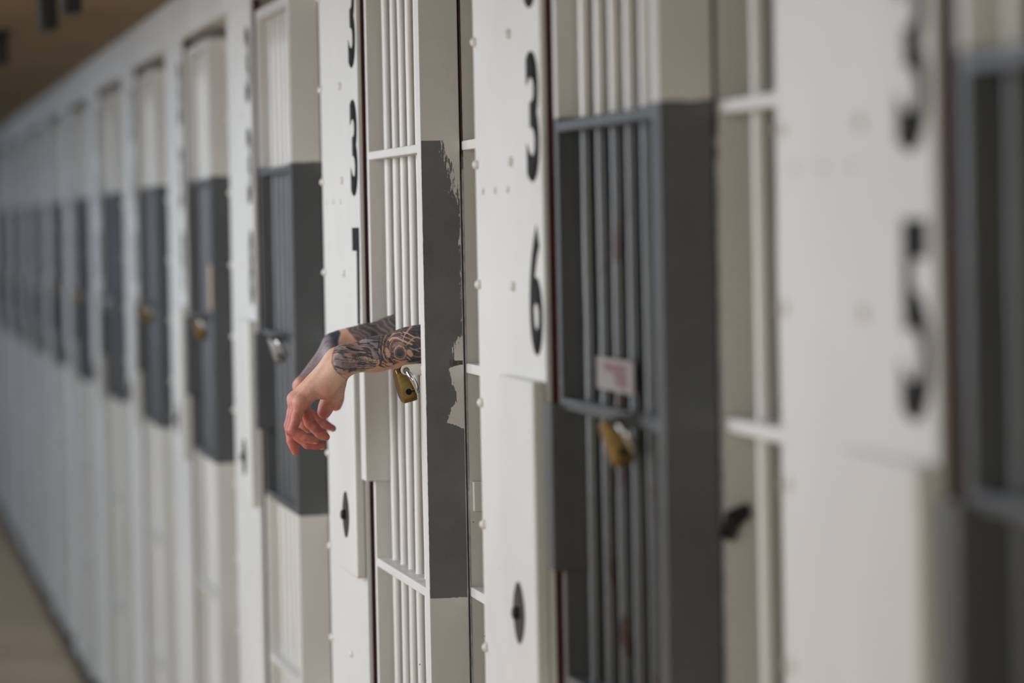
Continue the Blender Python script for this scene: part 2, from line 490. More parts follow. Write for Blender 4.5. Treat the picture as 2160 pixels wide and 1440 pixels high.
def make_grille(label):
    t = empty('fixed_grille', (0, 0, 0), label, 'grille', 'fixed grilles beside the doors')
    ya, yb = -0.535, 0.004
    box('near_stile', (0.0602, ya, DOOR_BOT), (0.120, ya + .012, DOOR_TOP), M_CREAM, t, 0.001)
    fs = box('far_stile', (0.0622, yb, DOOR_BOT), (0.125, yb + .012, DOOR_TOP), M_CREAM, t, 0.001)
    box('edge_strip', (0.0598, yb - .001, DOOR_BOT), (0.0624, yb + .013, DOOR_TOP), M_SLIT, fs, 0.0006)
    for a, b, n in RAILS:
        box('cross_bar', (0.0604, ya + .012, a + .002), (0.105, yb, b + .003), M_CREAM, t, 0.002)
    box('top_rail', (0.064, ya + .012, DOOR_TOP - .02), (0.11, yb, DOOR_TOP), M_CREAM, t, 0.0015)
    box('bottom_rail', (0.064, ya + .012, DOOR_BOT), (0.11, yb, DOOR_BOT + .06), M_CREAM, t, 0.0015)
    for i in range(4):
        obj('bar', bar_bm(0.084, -0.095 - .100 * i, DOOR_BOT + .03, DOOR_TOP - .01, BAR_R + .001), M_CREAM, t, True)
    return t

RIV_EDGE = [0.391, 0.234, 0.076, -0.079, -0.232, -0.390, -0.550, -0.7085, -0.866, -1.02]
RIV_IN = [0.391, 0.231, 0.075, -0.078, -0.7087, -0.866, -1.02]
P_NEAR, P_FAR = 0.630, 1.118

def rivet_mesh(r, h):
    bm = bmesh.new()
    rings, n = [], 14
    for i in range(5):
        a = (i / 5) * math.pi / 2
        rings.append([bm.verts.new((-math.sin(a) * h, math.cos(a) * r * math.cos(2*math.pi*k/n), math.cos(a) * r * math.sin(2*math.pi*k/n))) for k in range(n)])
    top = bm.verts.new((-h, 0, 0))
    for a, b in zip(rings, rings[1:]):
        for k in range(n): bm.faces.new((a[k], a[(k+1) % n], b[(k+1) % n], b[k]))
    for k in range(n): bm.faces.new((rings[-1][k], rings[-1][(k+1) % n], top))
    bm.faces.new(rings[0][::-1])
    bmesh.ops.recalc_face_normals(bm, faces=bm.faces)
    me = bpy.data.meshes.new('rivet'); bm.to_mesh(me); bm.free()
    me.materials.append(M_CREAM); me.polygons.foreach_set('use_smooth', [True] * len(me.polygons))
    return me

def make_post(label):
    t = empty('riveted_post', (0, 0, 0), label, 'post', 'riveted posts between the cells')
    # face plate with a flange turned back at either edge
    bm = bmesh.new()
    bm_box(bm, (POST_X, P_NEAR, 0.056), (0.0, P_FAR, HEAD_BOT), 0.0015)
    bm_box(bm, (0.0, P_NEAR + .030, 0.056), (0.100, P_NEAR + .042, HEAD_BOT))
    bm_box(bm, (0.0, P_FAR - .016, 0.056), (0.100, P_FAR - .004, HEAD_BOT))
    obj('face_plate', bm, M_CREAM, t)
    box('red_edge', (0.0, P_NEAR + .004, 0.056), (0.012, P_NEAR + .030, HEAD_BOT), M_PRIMER, t)
    hb = box('lock_housing', (-0.0250, P_NEAR, ZC - 0.5655), (POST_X, P_NEAR + .235, ZC - 0.1870), M_CREAM, t, 0.004, 3)
    # pointed oval keyhole cover with a centre stud
    bm = bmesh.new()
    cy, cz = 0.742, ZC - 0.4700
    prof = []
    for i in range(40):
        a = 2 * math.pi * i / 40
        ca, sa = math.cos(a), math.sin(a)
        prof.append((-0.0250, cy + .036 * math.copysign(abs(ca) ** 1.35, ca), cz + .0375 * math.copysign(abs(sa) ** 1.1, sa)))
    bm_extrude_outline(bm, prof, Vector((-0.0022, 0, 0)))
    kc = obj('keyhole_cover', bm, M_BRONZE, hb)
    bm = bmesh.new()
    bm_tube(bm, [(-0.026, cy, cz), (-0.033, cy, cz), (-0.0345, cy, cz)], [0.0085, 0.0075, 0.005], 14)
    obj('cover_stud', bm, M_DARK, kc, True)
    big, small = rivet_mesh(0.0066, 0.0072), rivet_mesh(0.0046, 0.0042)
    def rv(me, y, z):
        o = bpy.data.objects.new('rivet', me); COL.objects.link(o); o.parent = t; o.location = (POST_X, y, ZC + z)
    for z in RIV_EDGE: rv(big, 1.098, z)
    for z in RIV_IN: rv(big, 0.835, z)
    for y in (1.055, 0.960, 0.865): rv(small, y, 0.0410)
    return t

def digit_mesh(ch):
    """upright black digit, 0.155 tall and 0.086 wide, facing -X; seen from the corridor its left is +Y"""
    if ch == '7':
        bm = bmesh.new()
        out = [(0, 1), (1, 1), (1, .76), (.90, 0), (.55, 0), (.62, .76), (0, .76)]
        vs = [bm.verts.new((u - .5, v, 0)) for u, v in out]
        bm.faces.new(vs)
        me = bpy.data.meshes.new('d'); bm.to_mesh(me); bm.free()
    else:
        cu = bpy.data.curves.new('d', 'FONT'); cu.body = ch; cu.size = 1.0; cu.offset = 0.03; cu.resolution_u = 6
        o = bpy.data.objects.new('d', cu); COL.objects.link(o)
        bpy.context.view_layer.update()
        me = bpy.data.meshes.new_from_object(o.evaluated_get(bpy.context.evaluated_depsgraph_get()))
        bpy.data.objects.remove(o); bpy.data.curves.remove(cu)
    co = np.empty(len(me.vertices) * 3); me.vertices.foreach_get('co', co); co = co.reshape(-1, 3)
    lo, hi = co.min(0), co.max(0)
    u = (co[:, 0] - lo[0]) / (hi[0] - lo[0]); v = (co[:, 1] - lo[1]) / (hi[1] - lo[1])
    out = np.stack([np.zeros_like(u), (0.5 - u) * 0.086, v * 0.1555], 1)
    me.vertices.foreach_set('co', out.ravel())
    bm = bmesh.new(); bm.from_mesh(me)
    r = bmesh.ops.extrude_face_region(bm, geom=list(bm.faces))
    bmesh.ops.translate(bm, verts=[g for g in r['geom'] if isinstance(g, bmesh.types.BMVert)], vec=(-0.0006, 0, 0))
    bmesh.ops.recalc_face_normals(bm, faces=bm.faces)
    bm.to_mesh(me); bm.free()
    me.name = 'digit'; me.materials.clear(); me.materials.append(M_NUM)
    return me
DIG = {c: digit_mesh(c) for c in '0123456789'}

post0 = make_post('post')
grille0 = make_grille('grille')
door_gray = make_door('door', M_DOOR, M_DOOR, False)
door_cream = make_door('door', M_CREAM, M_PEEL, True)
lock_brass = padlock(M_BRASS, 'lock')
lock_steel = padlock(M_STEEL, 'lock')
first_used = set()
def use(root):
    if root.name not in first_used:
        first_used.add(root.name); return root
    return copy_tree(root)

def post_label(k):
    return {-2: 'broad blurred white riveted steel post painted 335, nearest at the right',
            -1: 'white riveted steel post painted 336, just right of the open-handed arms'.replace('open-handed arms', 'door with the arms'),
            0: 'white riveted steel post painted 337, behind the hanging hands',
            1: 'white riveted post painted 338, left of the door with the silver padlock'}.get(k,
            'blurred white riveted post on the far side of the ' + place_word(k))

def door_label(k):
    return {-2: 'dark out-of-focus barred door at the right picture edge',
            -1: 'grey-banded barred door with a red and white placard, near right',
            0: 'cream barred door with a flaking grey stile and two tattooed arms through it',
            1: 'grey-banded barred door with a silver padlock, behind the hands'}.get(k,
            'blurred grey-banded barred door of the ' + place_word(k))

def grille_label(k):
    return {-2: 'fixed white grille on the near side of the nearest door at the right picture edge',
            -1: 'fixed white grille between post 335 and the door with the placard',
            0: 'narrow strip of fixed white grille between post 336 and the door with the arms',
            1: 'fixed white grille hidden behind post 337, beside the door with the silver padlock'}.get(k,
            'blurred fixed white grille of the ' + place_word(k))

LOCK_LABEL = {-2: 'padlock on the dark door at the right picture edge',
              -1: 'large blurred brass padlock on the door with the red and white placard',
              0: 'sharp brass padlock hanging just below the tattooed forearm',
              1: 'silver padlock with a bright shackle on the grey door behind the hands',
              2: 'small blurred brass padlock under a tan tag, second door beyond the arms'}

posts = {}
for k in range(FIRST, LAST + 1):
    y = Y0 + k * PITCH
    d = door_cream if k == 0 else use(door_gray)
    d.location = (0, y, 0); d['label'] = door_label(k)
    if k == -1:
        for ch in d.children:
            if not ch.name.startswith('bar'): continue
            ch.data = ch.data.copy(); ch.data.materials[0] = M_DOOR_WORN
    g = use(grille0); g.location = (0, y, 0); g['label'] = grille_label(k)
    p = use(post0); p.location = (0, y, 0); p['label'] = post_label(k)
    posts[k] = p
    lk = use(lock_steel) if k in (1, 4, 7) else use(lock_brass)
    sp = math.radians(random.uniform(-6, 6)) if k else 0
    lk.location = (-0.0170, y + (0.076 if k == 0 else 0.156), ZC - 0.2275)
    lk.rotation_euler = (math.radians(0), math.radians(-14) + sp, math.radians(3) + sp)
    lk['label'] = LOCK_LABEL.get(k, 'tiny blurred padlock on the door of the ' + place_word(k))

for k, p in posts.items():
    for i, ch in enumerate(str(337 + k)):
        o = bpy.data.objects.new('painted_digit', DIG[ch]); COL.objects.link(o); o.parent = p
        o.location = (POST_X, 0.684, ZC + 0.2545 - 0.2065 * i)

# strike patch on the grille beside the arms, latch on the one beside the placard door
bm = bmesh.new()
bm_box(bm, (0.066, Y0 - .010, ZC - 0.415), (0.104, Y0 + .0035, ZC - 0.372), 0.0015)
o = obj('strike_plate', bm, M_CREAM); tag(o, 'small cream strike plate on the grille edge right of the flaking stile', 'plate')
bm = bmesh.new()
yk = Y0 - PITCH
bm_extrude_outline(bm, [(0.058, yk - .012, ZC - .325), (0.063, yk - .012, ZC - .298), (0.083, yk - .012, ZC - .290), (0.086, yk - .012, ZC - .302), (0.074, yk - .012, ZC - .312), (0.068, yk - .012, ZC - .328)], Vector((0, .015, 0)))
bm_box(bm, (0.060, yk - .020, ZC - .316), (0.070, yk - .010, ZC - .300), .001)
o = obj('latch_hook', bm, M_DARK); tag(o, 'small dark iron latch hook at the right edge of the placard door', 'latch')
# placard on the bars of the door near right
pl = empty('placard', (0.012, yk + .315, ZC - .155), 'small white card with a red print tied to the bars above the blurred padlock', 'placard')
box('card', (0.0, -.105, -.032), (0.0020, .100, .004), M_PAPER, pl, 0.0004)
bm = bmesh.new()
bm_extrude_outline(bm, [(0, .055, -.002), (0, -.065, -.001), (0, -.070, -.027), (0, -.015, -.026), (0, .0, -.012), (0, .050, -.009)], Vector((-.0006, 0, 0)))
obj('red_print', bm, M_RED, pl)
# tan tag on the second door beyond the arms
y2 = Y0 + 2 * PITCH
o = box('paper_tag', (0.0130, y2 + .13, ZC - .190), (0.0150, y2 + .23, ZC - .085), M_TAN, None, 0.0004)
tag(o, 'tan paper tag on the bars above the second padlock beyond the arms', 'paper tag')
# dark iron hangers under the walkway
hb = None
for y, x, dz in [(8.55, -0.32, .095), (9.26, -0.336, .095), (11.1, -0.38, .095), (14.0, -0.40, .095)]:
    bm = bmesh.new()
    bm_box(bm, (-.03, -.12, -.01), (.03, .12, 0), .002)
    bm_box(bm, (-.022, -.045, -dz), (.022, .045, -.01), .008)
    h = obj('ceiling_hanger', bm, M_DARK, None, False, (x, y, HEAD_TOP))
    tag(h, {8.55: 'dark iron hanger under the brown walkway, nearest of four', 9.26: 'dark iron hanger under the brown walkway, second of four',
            11.1: 'dark iron hanger under the brown walkway, third of four', 14.0: 'dark iron hanger under the brown walkway, farthest of four'}[y], 'hanger', 'hangers under the walkway')

# ------------------------------------------------------------------ the person: distance field -> one skin surface
class Field:
    def __init__(s, lo, hi, h):
        s.lo = np.array(lo, float); s.h = h
        s.n = np.ceil((np.array(hi) - s.lo) / h).astype(int) + 1
        s.v = np.full(s.n, 0.06, np.float32)
    def like(s):
        o = Field.__new__(Field); o.lo, o.h, o.n = s.lo, s.h, s.n; o.v = np.full(s.n, 0.06, np.float32)
        return o
    def region(s, pts, m):
        pts = np.array(pts, float)
        a = np.clip(((pts.min(0) - m - s.lo) / s.h).astype(int), 0, s.n)
        b = np.clip(((pts.max(0) + m - s.lo) / s.h).astype(int) + 2, 0, s.n)
        sl = tuple(slice(i, j) for i, j in zip(a, b))
        g = np.meshgrid(*[(s.lo[i] + np.arange(a[i], b[i]) * s.h).astype(np.float32) for i in range(3)], indexing='ij')
        return sl, np.stack(g, -1)
    @staticmethod
    def cone(P, a, b, ra, rb, squash=None):
        a = np.array(a, np.float32); b = np.array(b, np.float32)
        if squash is not None:                      # (axis, factor): thinner along axis
            ax = np.array(squash[0], np.float32); ax = ax / np.linalg.norm(ax)
            q = P - a; e = (q @ ax)[..., None]; P = P + e * ax * (1 / squash[1] - 1)
            q = b - a; b = b + (q @ ax) * ax * (1 / squash[1] - 1)
        d = b - a; L = float(d @ d) + 1e-12
        t = np.clip(((P - a) @ d) / L, 0, 1)
        return np.linalg.norm(P - a - t[..., None] * d, axis=-1) - (ra + (rb - ra) * t)
    def add(s, a, b, ra, rb, k=0.004, squash=None):
        m = max(ra, rb) * (1.3) + k + 0.012
        sl, P = s.region([a, b], m)
        d = s.cone(P, a, b, ra, rb, squash)
        c = s.v[sl]
        h = np.maximum(k - np.abs(c - d), 0) / max(k, 1e-6)
        s.v[sl] = np.minimum(c, d) - h * h * k * 0.25
    def chain(s, pts, rad, k=0.004, squash=None):
        for i in range(len(pts) - 1):
            s.add(pts[i], pts[i + 1], rad[i], rad[i + 1], k, squash)
    def carve(s, a, b, r, k=0.003):
        sl, P = s.region([a, b], r + k + 0.01)
        d = -s.cone(P, a, b, r, r)
        c = s.v[sl]
        h = np.maximum(k - np.abs(c - d), 0) / k
        s.v[sl] = np.maximum(c, d) + h * h * k * 0.25
    def merge(s, o, k):
        c, d = s.v, o.v
        h = np.maximum(k - np.abs(c - d), 0) / max(k, 1e-6)
        s.v = np.minimum(c, d) - h * h * k * 0.25
    def surface(s):
        v = s.v; ins = v < 0
        n = np.array(v.shape) - 1
        corner = {}
        acc = np.zeros(tuple(n) + (3,), np.float32); cnt = np.zeros(tuple(n), np.float32)
        def sub(a, o): return a[o[0]:o[0] + n[0], o[1]:o[1] + n[1], o[2]:o[2] + n[2]]
        for ax in range(3):
            o1, o2 = [i for i in range(3) if i != ax]
            for p in (0, 1):
                for q in (0, 1):
                    a = [0, 0, 0]; a[o1] = p; a[o2] = q; b = list(a); b[ax] = 1
                    va, vb = sub(v, a), sub(v, b)
                    cr = (va < 0) != (vb < 0)
                    t = np.where(cr, va / np.where(cr, va - vb, 1), 0)
                    cnt += cr
                    acc[..., o1] += cr * p; acc[..., o2] += cr * q; acc[..., ax] += t * cr
        act = cnt > 0
        idx = np.full(tuple(n), -1, np.int64); idx[act] = np.arange(act.sum())
        cells = np.argwhere(act)
        verts = s.lo + (cells + acc[act] / cnt[act][:, None]) * s.h
        quads = []
        for ax in range(3):
            o1, o2 = [(1, 2), (2, 0), (0, 1)][ax]
            sa = [slice(None)] * 3; sb = [slice(None)] * 3
            sa[ax] = slice(0, -1); sb[ax] = slice(1, None)
            A, B = ins[tuple(sa)], ins[tuple(sb)]
            e = np.argwhere(A != B)
            e = e[(e[:, o1] > 0) & (e[:, o2] > 0) & (e[:, o1] < n[o1]) & (e[:, o2] < n[o2])]
            fl = A[tuple(e.T)]
            def at(d1, d2):
                c = e.copy(); c[:, o1] -= d1; c[:, o2] -= d2
                return idx[tuple(c.T)]
            q = np.stack([at(1, 1), at(0, 1), at(0, 0), at(1, 0)], 1)
            q[~fl] = q[~fl][:, ::-1]
            quads.append(q)
        return verts, np.concatenate(quads)

LEFT = dict(
 fore=[(0.150, 5.5400, 1.5010), (0.0600, 5.5520, 1.4900), (0.0082, 5.5536, 1.4835), (-0.0121, 5.5536, 1.4810), (-0.061, 5.5546, 1.4722), (-0.0995, 5.5546, 1.4672), (-0.1160, 5.5546, 1.4645)],
 fr=[0.0390, 0.0345, 0.0285, 0.0272, 0.0238, 0.0205, 0.0195],
 upper=[(0.150, 5.5400, 1.5010), (0.30, 5.550, 1.500), (0.43, 5.575, 1.48)], ur=[0.039, 0.046, 0.052],
 mcp=[(-0.1657, 5.5826, 1.4025), (-0.1776, 5.5626, 1.4085), (-0.1766, 5.5416, 1.4066), (-0.1747, 5.5216, 1.4054)],
 pip=[(-0.1538, 5.5886, 1.3727), (-0.1861, 5.5686, 1.3704), (-0.1875, 5.5446, 1.3648), (-0.1876, 5.5186, 1.3668)],
 dip=[(-0.1399, 5.5846, 1.3565), (-0.1838, 5.5686, 1.3482), (-0.1639, 5.5426, 1.3442), (-0.169, 5.5146, 1.3548)],
 tip=[(-0.1317, 5.5786, 1.3517), (-0.1788, 5.5666, 1.3323), (-0.1421, 5.5406, 1.3409), (-0.1556, 5.5126, 1.3504)],
 thumb=[(-0.112, 5.5736, 1.4556), (-0.1151, 5.5986, 1.4248), (-0.1246, 5.6046, 1.4018), (-0.131, 5.6006, 1.3882)],
 hyp=[(-0.116, 5.5306, 1.4516), (-0.1369, 5.5236, 1.4208)],
 then=[(-0.1147, 5.5636, 1.449), (-0.1158, 5.5936, 1.4181)], sc=1.0)
RIGHT = dict(
 fore=[(0.190, 5.985, 1.5120), (0.100, 5.970, 1.4990), (0.0269, 5.9666, 1.4885), (-0.0205, 5.9666, 1.4797), (-0.0469, 5.9656, 1.4764), (-0.0687, 5.9646, 1.4747)],
 fr=[0.0390, 0.0345, 0.0280, 0.0240, 0.0212, 0.0198],
 upper=[(0.190, 5.985, 1.5120), (0.32, 5.955, 1.505), (0.43, 5.945, 1.48)], ur=[0.039, 0.046, 0.052],
 mcp=[(-0.125, 5.9336, 1.4151), (-0.1247, 5.9556, 1.4113), (-0.12, 5.9776, 1.4095), (-0.1116, 5.9986, 1.41)],
 pip=[(-0.1239, 5.9306, 1.379), (-0.1285, 5.9556, 1.3721), (-0.1242, 5.9806, 1.3731), (-0.1155, 6.0036, 1.3771)],
 dip=[(-0.102, 5.9306, 1.3592), (-0.1215, 5.9556, 1.3519), (-0.1149, 5.9806, 1.352), (-0.1068, 6.0036, 1.3604)],
 tip=[(-0.0783, 5.9326, 1.3459), (-0.1143, 5.9556, 1.3443), (-0.1076, 5.9806, 1.3429), (-0.101, 6.0036, 1.3505)],
 thumb=[(-0.0736, 5.9386, 1.4645), (-0.0692, 5.9206, 1.4259), (-0.0723, 5.9186, 1.3966), (-0.0746, 5.9206, 1.3833)],
 hyp=[(-0.0603, 5.9986, 1.4602), (-0.0775, 5.9986, 1.427)],
 then=[(-0.073, 5.9436, 1.4621), (-0.0724, 5.9306, 1.4256)], sc=0.95)

DL, DR = np.array((0.0066, 0.055, -0.0025)), np.array((-0.0018, -0.015, 0.0006))
for A, D in ((LEFT, DL), (RIGHT, DR)):
    for key in ('fore', 'upper', 'mcp', 'pip', 'dip', 'tip', 'thumb', 'hyp', 'then'):
        A[key] = [tuple(np.array(q) + D) for q in A[key]]
FING_R = [(0.0098, 0.0086, 0.0074, 0.0058), (0.0100, 0.0087, 0.0076, 0.0060), (0.0096, 0.0082, 0.0072, 0.0056), (0.0088, 0.0074, 0.0065, 0.0052)]

def arm_field(A):
    pts = [p for k in ('fore', 'upper', 'mcp', 'pip', 'dip', 'tip', 'thumb') for p in A[k]]
    pts = np.array(pts)
    F = Field(pts.min(0) - [.03, .07, .065], pts.max(0) + [0.0, .06, .065], 0.00125)
    sc = A['sc']
    F.chain(A['upper'], A['ur'], 0.02)
    F.chain(A['fore'], A['fr'], 0.012)
    wr = np.array(A['fore'][-1])
    # palm: metacarpals fanned from the wrist
    for i in range(4):
        m = np.array(A['mcp'][i])
        off = np.array([0.004, (m[1] - wr[1]) * 0.45, -0.004])
        F.add(wr + off, m, 0.0150 * sc, 0.0100 * sc, 0.014)
    for i in range(3):   # web between knuckles
        F.add(A['mcp'][i], A['mcp'][i + 1], 0.0080 * sc, 0.0080 * sc, 0.008)
    F.add(A['hyp'][0], A['hyp'][1], 0.0145 * sc, 0.0120 * sc, 0.012)
    F.add(A['then'][0], A['then'][1], 0.0170 * sc, 0.0150 * sc, 0.010)
    # knuckle heads and tendons on the back of the hand
    for i in range(4):
        m = np.array(A['mcp'][i]); back = np.array([-0.75, 0, 0.62])
        F.add(m + back * 0.0022, m + back * 0.0022, 0.0098 * sc, 0.0098 * sc, 0.005)
        F.add(wr + np.array([-0.006, (m[1] - wr[1]) * 0.3, 0.0085]), m + back * 0.0062, 0.0058, 0.0050, 0.006)
    # ulnar head bump
    F.add(wr + [0.012, -0.012 * np.sign(A['mcp'][0][1] - A['mcp'][3][1]), 0.008], wr + [0.012, -0.012 * np.sign(A['mcp'][0][1] - A['mcp'][3][1]), 0.008], 0.0125 * sc, 0.0125 * sc, 0.010)
    # fingers, each its own chain, kept apart from one another
    G = F.like()
    chains = [[A['mcp'][i], A['pip'][i], A['dip'][i], A['tip'][i]] for i in range(4)]
    rads = [[r * sc for r in FING_R[i]] for i in range(4)]
    chains.append(A['thumb'])
    rads.append([0.0150 * sc, 0.0130 * sc, 0.0114 * sc, 0.0105 * sc])
    for c, r in zip(chains, rads):
        H = F.like()
        lo = np.array(c).min(0) - .03; hi = np.array(c).max(0) + .03
        a = np.clip(((lo - F.lo) / F.h).astype(int), 0, F.n); b = np.clip(((hi - F.lo) / F.h).astype(int), 0, F.n)
        sl = tuple(slice(i, j) for i, j in zip(a, b))
        # slimmer between joints, fuller at joints and finger pads
        for j in range(3):
            p, q = np.array(c[j]), np.array(c[j + 1]); mid = (p + q) / 2
            rm = (r[j] + r[j + 1]) / 2 * (0.93 if j < 2 else 1.02)
            H.add(p, mid, r[j], rm, 0.003); H.add(mid, q, rm, r[j + 1], 0.003)
        # crease on the inner side of each bend
        for j in (1, 2):
            p, q, w = np.array(c[j - 1]), np.array(c[j]), np.array(c[j + 1])
            inn = (p - q) / np.linalg.norm(p - q) + (w - q) / np.linalg.norm(w - q)
            L = np.linalg.norm(inn)
            if L > 0.25:
                inn = inn / L; side = np.cross(p - q, w - q); side = side / (np.linalg.norm(side) + 1e-9)
                cc = q + inn * (r[j] * 1.10)
                H.carve(cc - side * r[j], cc + side * r[j], 0.0016, 0.002)
        G.v[sl] = np.minimum(G.v[sl], H.v[sl])
        del H
    F.merge(G, 0.005)
    # crease where the wrist folds
    d = np.array(A['fore'][-2]) - wr
    cp = wr + np.array([0.010, 0, -0.0195 * sc])
    F.carve(cp + [0, -.02, .002], cp + [0, .02, .002], 0.0022, 0.004)
    return F

def value_noise(p, seed):
    r = np.random.default_rng(seed); T = r.random((32, 32, 32)).astype(np.float32)
    i = np.floor(p).astype(int); f = p - i; f = f * f * (3 - 2 * f); o = 0
    for dx in (0, 1):
        for dy in (0, 1):
            for dz in (0, 1):
                w = (f[:, 0] if dx else 1 - f[:, 0]) * (f[:, 1] if dy else 1 - f[:, 1]) * (f[:, 2] if dz else 1 - f[:, 2])
                o = o + w * T[(i[:, 0] + dx) % 32, (i[:, 1] + dy) % 32, (i[:, 2] + dz) % 32]
    return o

def sstep(v, a, b):
    t = np.clip((v - a) / (b - a), 0, 1); return t * t * (3 - 2 * t)

def arm_coords(V, A):
    """s: metres from the wrist towards the elbow; v: height over the arm's axis on its near side; th: angle about the axis"""
    P = np.array(A['fore'][::-1] + A['upper'][1:])
    best = np.full(len(V), 9.0); s = np.zeros(len(V)); C = np.zeros_like(V); acc = 0
    for i in range(len(P) - 1):
        d = P[i + 1] - P[i]; L = np.linalg.norm(d)
        t = (V - P[i]) @ d / L ** 2
        tc = np.clip(t, -3.0 if i == 0 else 0, 1)
        c = P[i] + tc[:, None] * d; dd = np.linalg.norm(V - c, axis=1)
        m = dd < best; best[m] = dd[m]; s[m] = (acc + tc * L)[m]; C[m] = c[m]; acc += L
    w = V - C
    return s, w[:, 2], np.arctan2(w[:, 2], -w[:, 1]), best

def seg_dist(s, v, pts):
    d = np.full(len(s), 9.0)
    for (a, b), (c, e) in zip(pts, pts[1:]):
        dx, dy = c - a, e - b; L = dx * dx + dy * dy
        t = np.clip(((s - a) * dx + (v - b) * dy) / L, 0, 1)
        d = np.minimum(d, np.hypot(s - a - t * dx, v - b - t * dy))
    return d

def ell(s, v, cs, cv, a, b, rot=0.0):
    c, q = math.cos(rot), math.sin(rot); x, y = s - cs, v - cv
    return np.hypot((x * c + y * q) / a, (-x * q + y * c) / b)

def ink_left(V):
    s, v, th, rr = arm_coords(V, LEFT)
    u = th * 0.025
    n1 = value_noise(V * 55 + 5, 1); n2 = value_noise(V * 150 + 9, 2); n3 = value_noise(V * 420, 3)
    def strands(fs, fu, seed, warp):       # noise drawn out along the arm, bent by a slow warp
        return value_noise(np.stack([(s + .3) * fs + (n1 - .5) * warp, (u + .2) * fu + s * fu * .35 + (n1 - .5) * warp * 2.2 + (n2 - .5) * .8, th * 0 + seed], 1), seed)
    a1, a2, a3 = strands(38, 190, 21, 2.2), strands(55, 420, 22, 2.6), strands(75, 800, 23, 2.5)
    ink = 0.25 + 0.75 * sstep(0.55 * a1 + 0.45 * n2, 0.30, 0.46)          # broad black masses
    ink = ink * (1 - 0.85 * sstep(a2, 0.62, 0.72)) * (1 - 0.55 * sstep(a3, 0.66, 0.78))   # bare lines between the feathers
    wash = 0.75 * sstep(n1 + .35 * (a2 - .5), 0.40, 0.65)
    E = (0.0906, -0.003)           # the eye
    d = ell(s, v, E[0], E[1], 0.0125, 0.0150)
    an = np.arctan2(v - E[1], s - E[0])
    dw = d + (n2 - .5) * .10
    ring = np.select([dw < 0.40, dw < 0.60, dw < 0.70, dw < 1.02], [1.0, 0.82, 0.12, 0.86 - .3 * (a3 > .6)], -1.0)
    ink = np.where(ring >= 0, ring, ink)
    left = (np.cos(an) < 0.35)
    halo = (dw >= 1.02) & (dw < 2.6) & left
    sw = 1 - 0.7 * sstep(np.sin(d * 15 + an * 2.5 + n1 * 6 + (n2 - .5) * 3), 0.72, 0.95)
    ink = np.where(halo, np.minimum(np.maximum(ink, .85), sw), ink)
    ahead = (dw >= 1.02) & (np.cos(an) >= 0.35)
    ray = 1 - 0.85 * sstep(np.sin(an * 15 + n1 * 5 + s * 90), 0.84, 0.98)
    ink = np.where(ahead, np.maximum(ink, .9) * ray, ink)
    near = np.abs(th) < 1.7
    def bare(cs, cv, a, b, rot=0.0):
        nonlocal ink, wash
        e = ell(s, v, cs, cv, a, b, rot) + (n2 - .5) * .25
        k = np.where(near, sstep(e, 0.90, 1.06), 1); ink = ink * k; wash = wash * k
    def line(pts, w=0.0007, k=1.0, skin=False):
        nonlocal ink, wash
        dd = seg_dist(s, v, pts); f = np.where(near, 1 - sstep(dd, w * .6, w * 1.5), 0)
        if skin: ink = ink * (1 - f); wash = wash * (1 - f)
        else: ink = np.maximum(ink, k * f)
    # wing by the wrist: pale grey wash, fine quills
    wing = sstep(s + (n1 - .5) * .012 + np.maximum(v, -0.01) * 1.2, 0.036, 0.026)
    fine = strands(70, 900, 31, 2.0)
    ink = ink * (1 - wing) + wing * (0.12 + 0.80 * sstep(fine + (n2 - .5) * .5, 0.50, 0.68))
    wash = wash * (1 - wing) + wing * (0.35 + 0.5 * sstep(n2, .4, .6))
    bare(0.0730, 0.0000, 0.0034, 0.0078, 0.12)
    bare(0.1045, -0.0070, 0.0036, 0.0060, 0.40)
    bare(0.0500, -0.0075, 0.0060, 0.0026, -0.4)
    bare(0.0560, -0.0120, 0.0020, 0.0060, -0.35)
    bare(0.0660, -0.0200, 0.0150, 0.0052, 0.06)
    bare(0.0870, -0.0215, 0.0090, 0.0034, 0.10)
    line([(0.080, .0165), (0.0850, .0195), (0.0910, .0185), (0.1000, .0120), (0.1090, .0055)], 0.0011, 1, True)
    line([(0.103, .0245), (0.1150, .0150)], 0.0008, 1, True)
    line([(0.098, .0210), (0.1130, .0095)], 0.0005, 1, True)
    line([(0.106, .0010), (0.1180, -.0060)], 0.0006, 1, True)
    line([(0.1000, -.0120), (0.1060, -.0190)], 0.0008, 1, True)
    line([(0.0800, -.0110), (0.0900, -.0165), (0.1000, -.0175)], 0.0007, 1, True)
    line([(0.0620, .0080), (0.0600, .0000), (0.0615, -.0090), (0.0660, -.0150)], 0.0010, 1, True)
    line([(0.0680, .0110), (0.0655, .0020), (0.0670, -.0070), (0.0715, -.0140)], 0.0007, 1, True)
    for i in range(5):
        z0 = -0.0185 + i * 0.0028
        line([(0.002, z0 + .005), (0.024, z0 + .0005), (0.056, z0 - 0.004 + i * .0006)], 0.0005, 0.95)
    for i in range(9):
        x0 = 0.024 + i * 0.0030
        line([(x0, .0005 - i * .0006), (x0 + .0016, -.0040 - i * .0006)], 0.00045, 0.9)
    line([(0.0580, .004), (0.0620, -.008), (0.0590, -.016), (0.0680, -.022)], 0.0013, 0.95)
    line([(0.0640, -.014), (0.0700, -.0195), (0.0790, -.0225)], 0.0008, 0.9)
    line([(0.0800, -.0180), (0.0920, -.0215), (0.1080, -.0180)], 0.0022, 1.0)
    under = sstep(v + (n1 - .5) * .006, -0.0175, -0.0205) * near * sstep(s, 0.125, 0.11)
    ink = ink * (1 - 0.95 * under); wash = wash * (1 - under)
    edge = -0.0120 + 26 * (v + .002) ** 2 + (n1 - .5) * .005
    k = sstep(s, edge - .0012, edge + .0012)
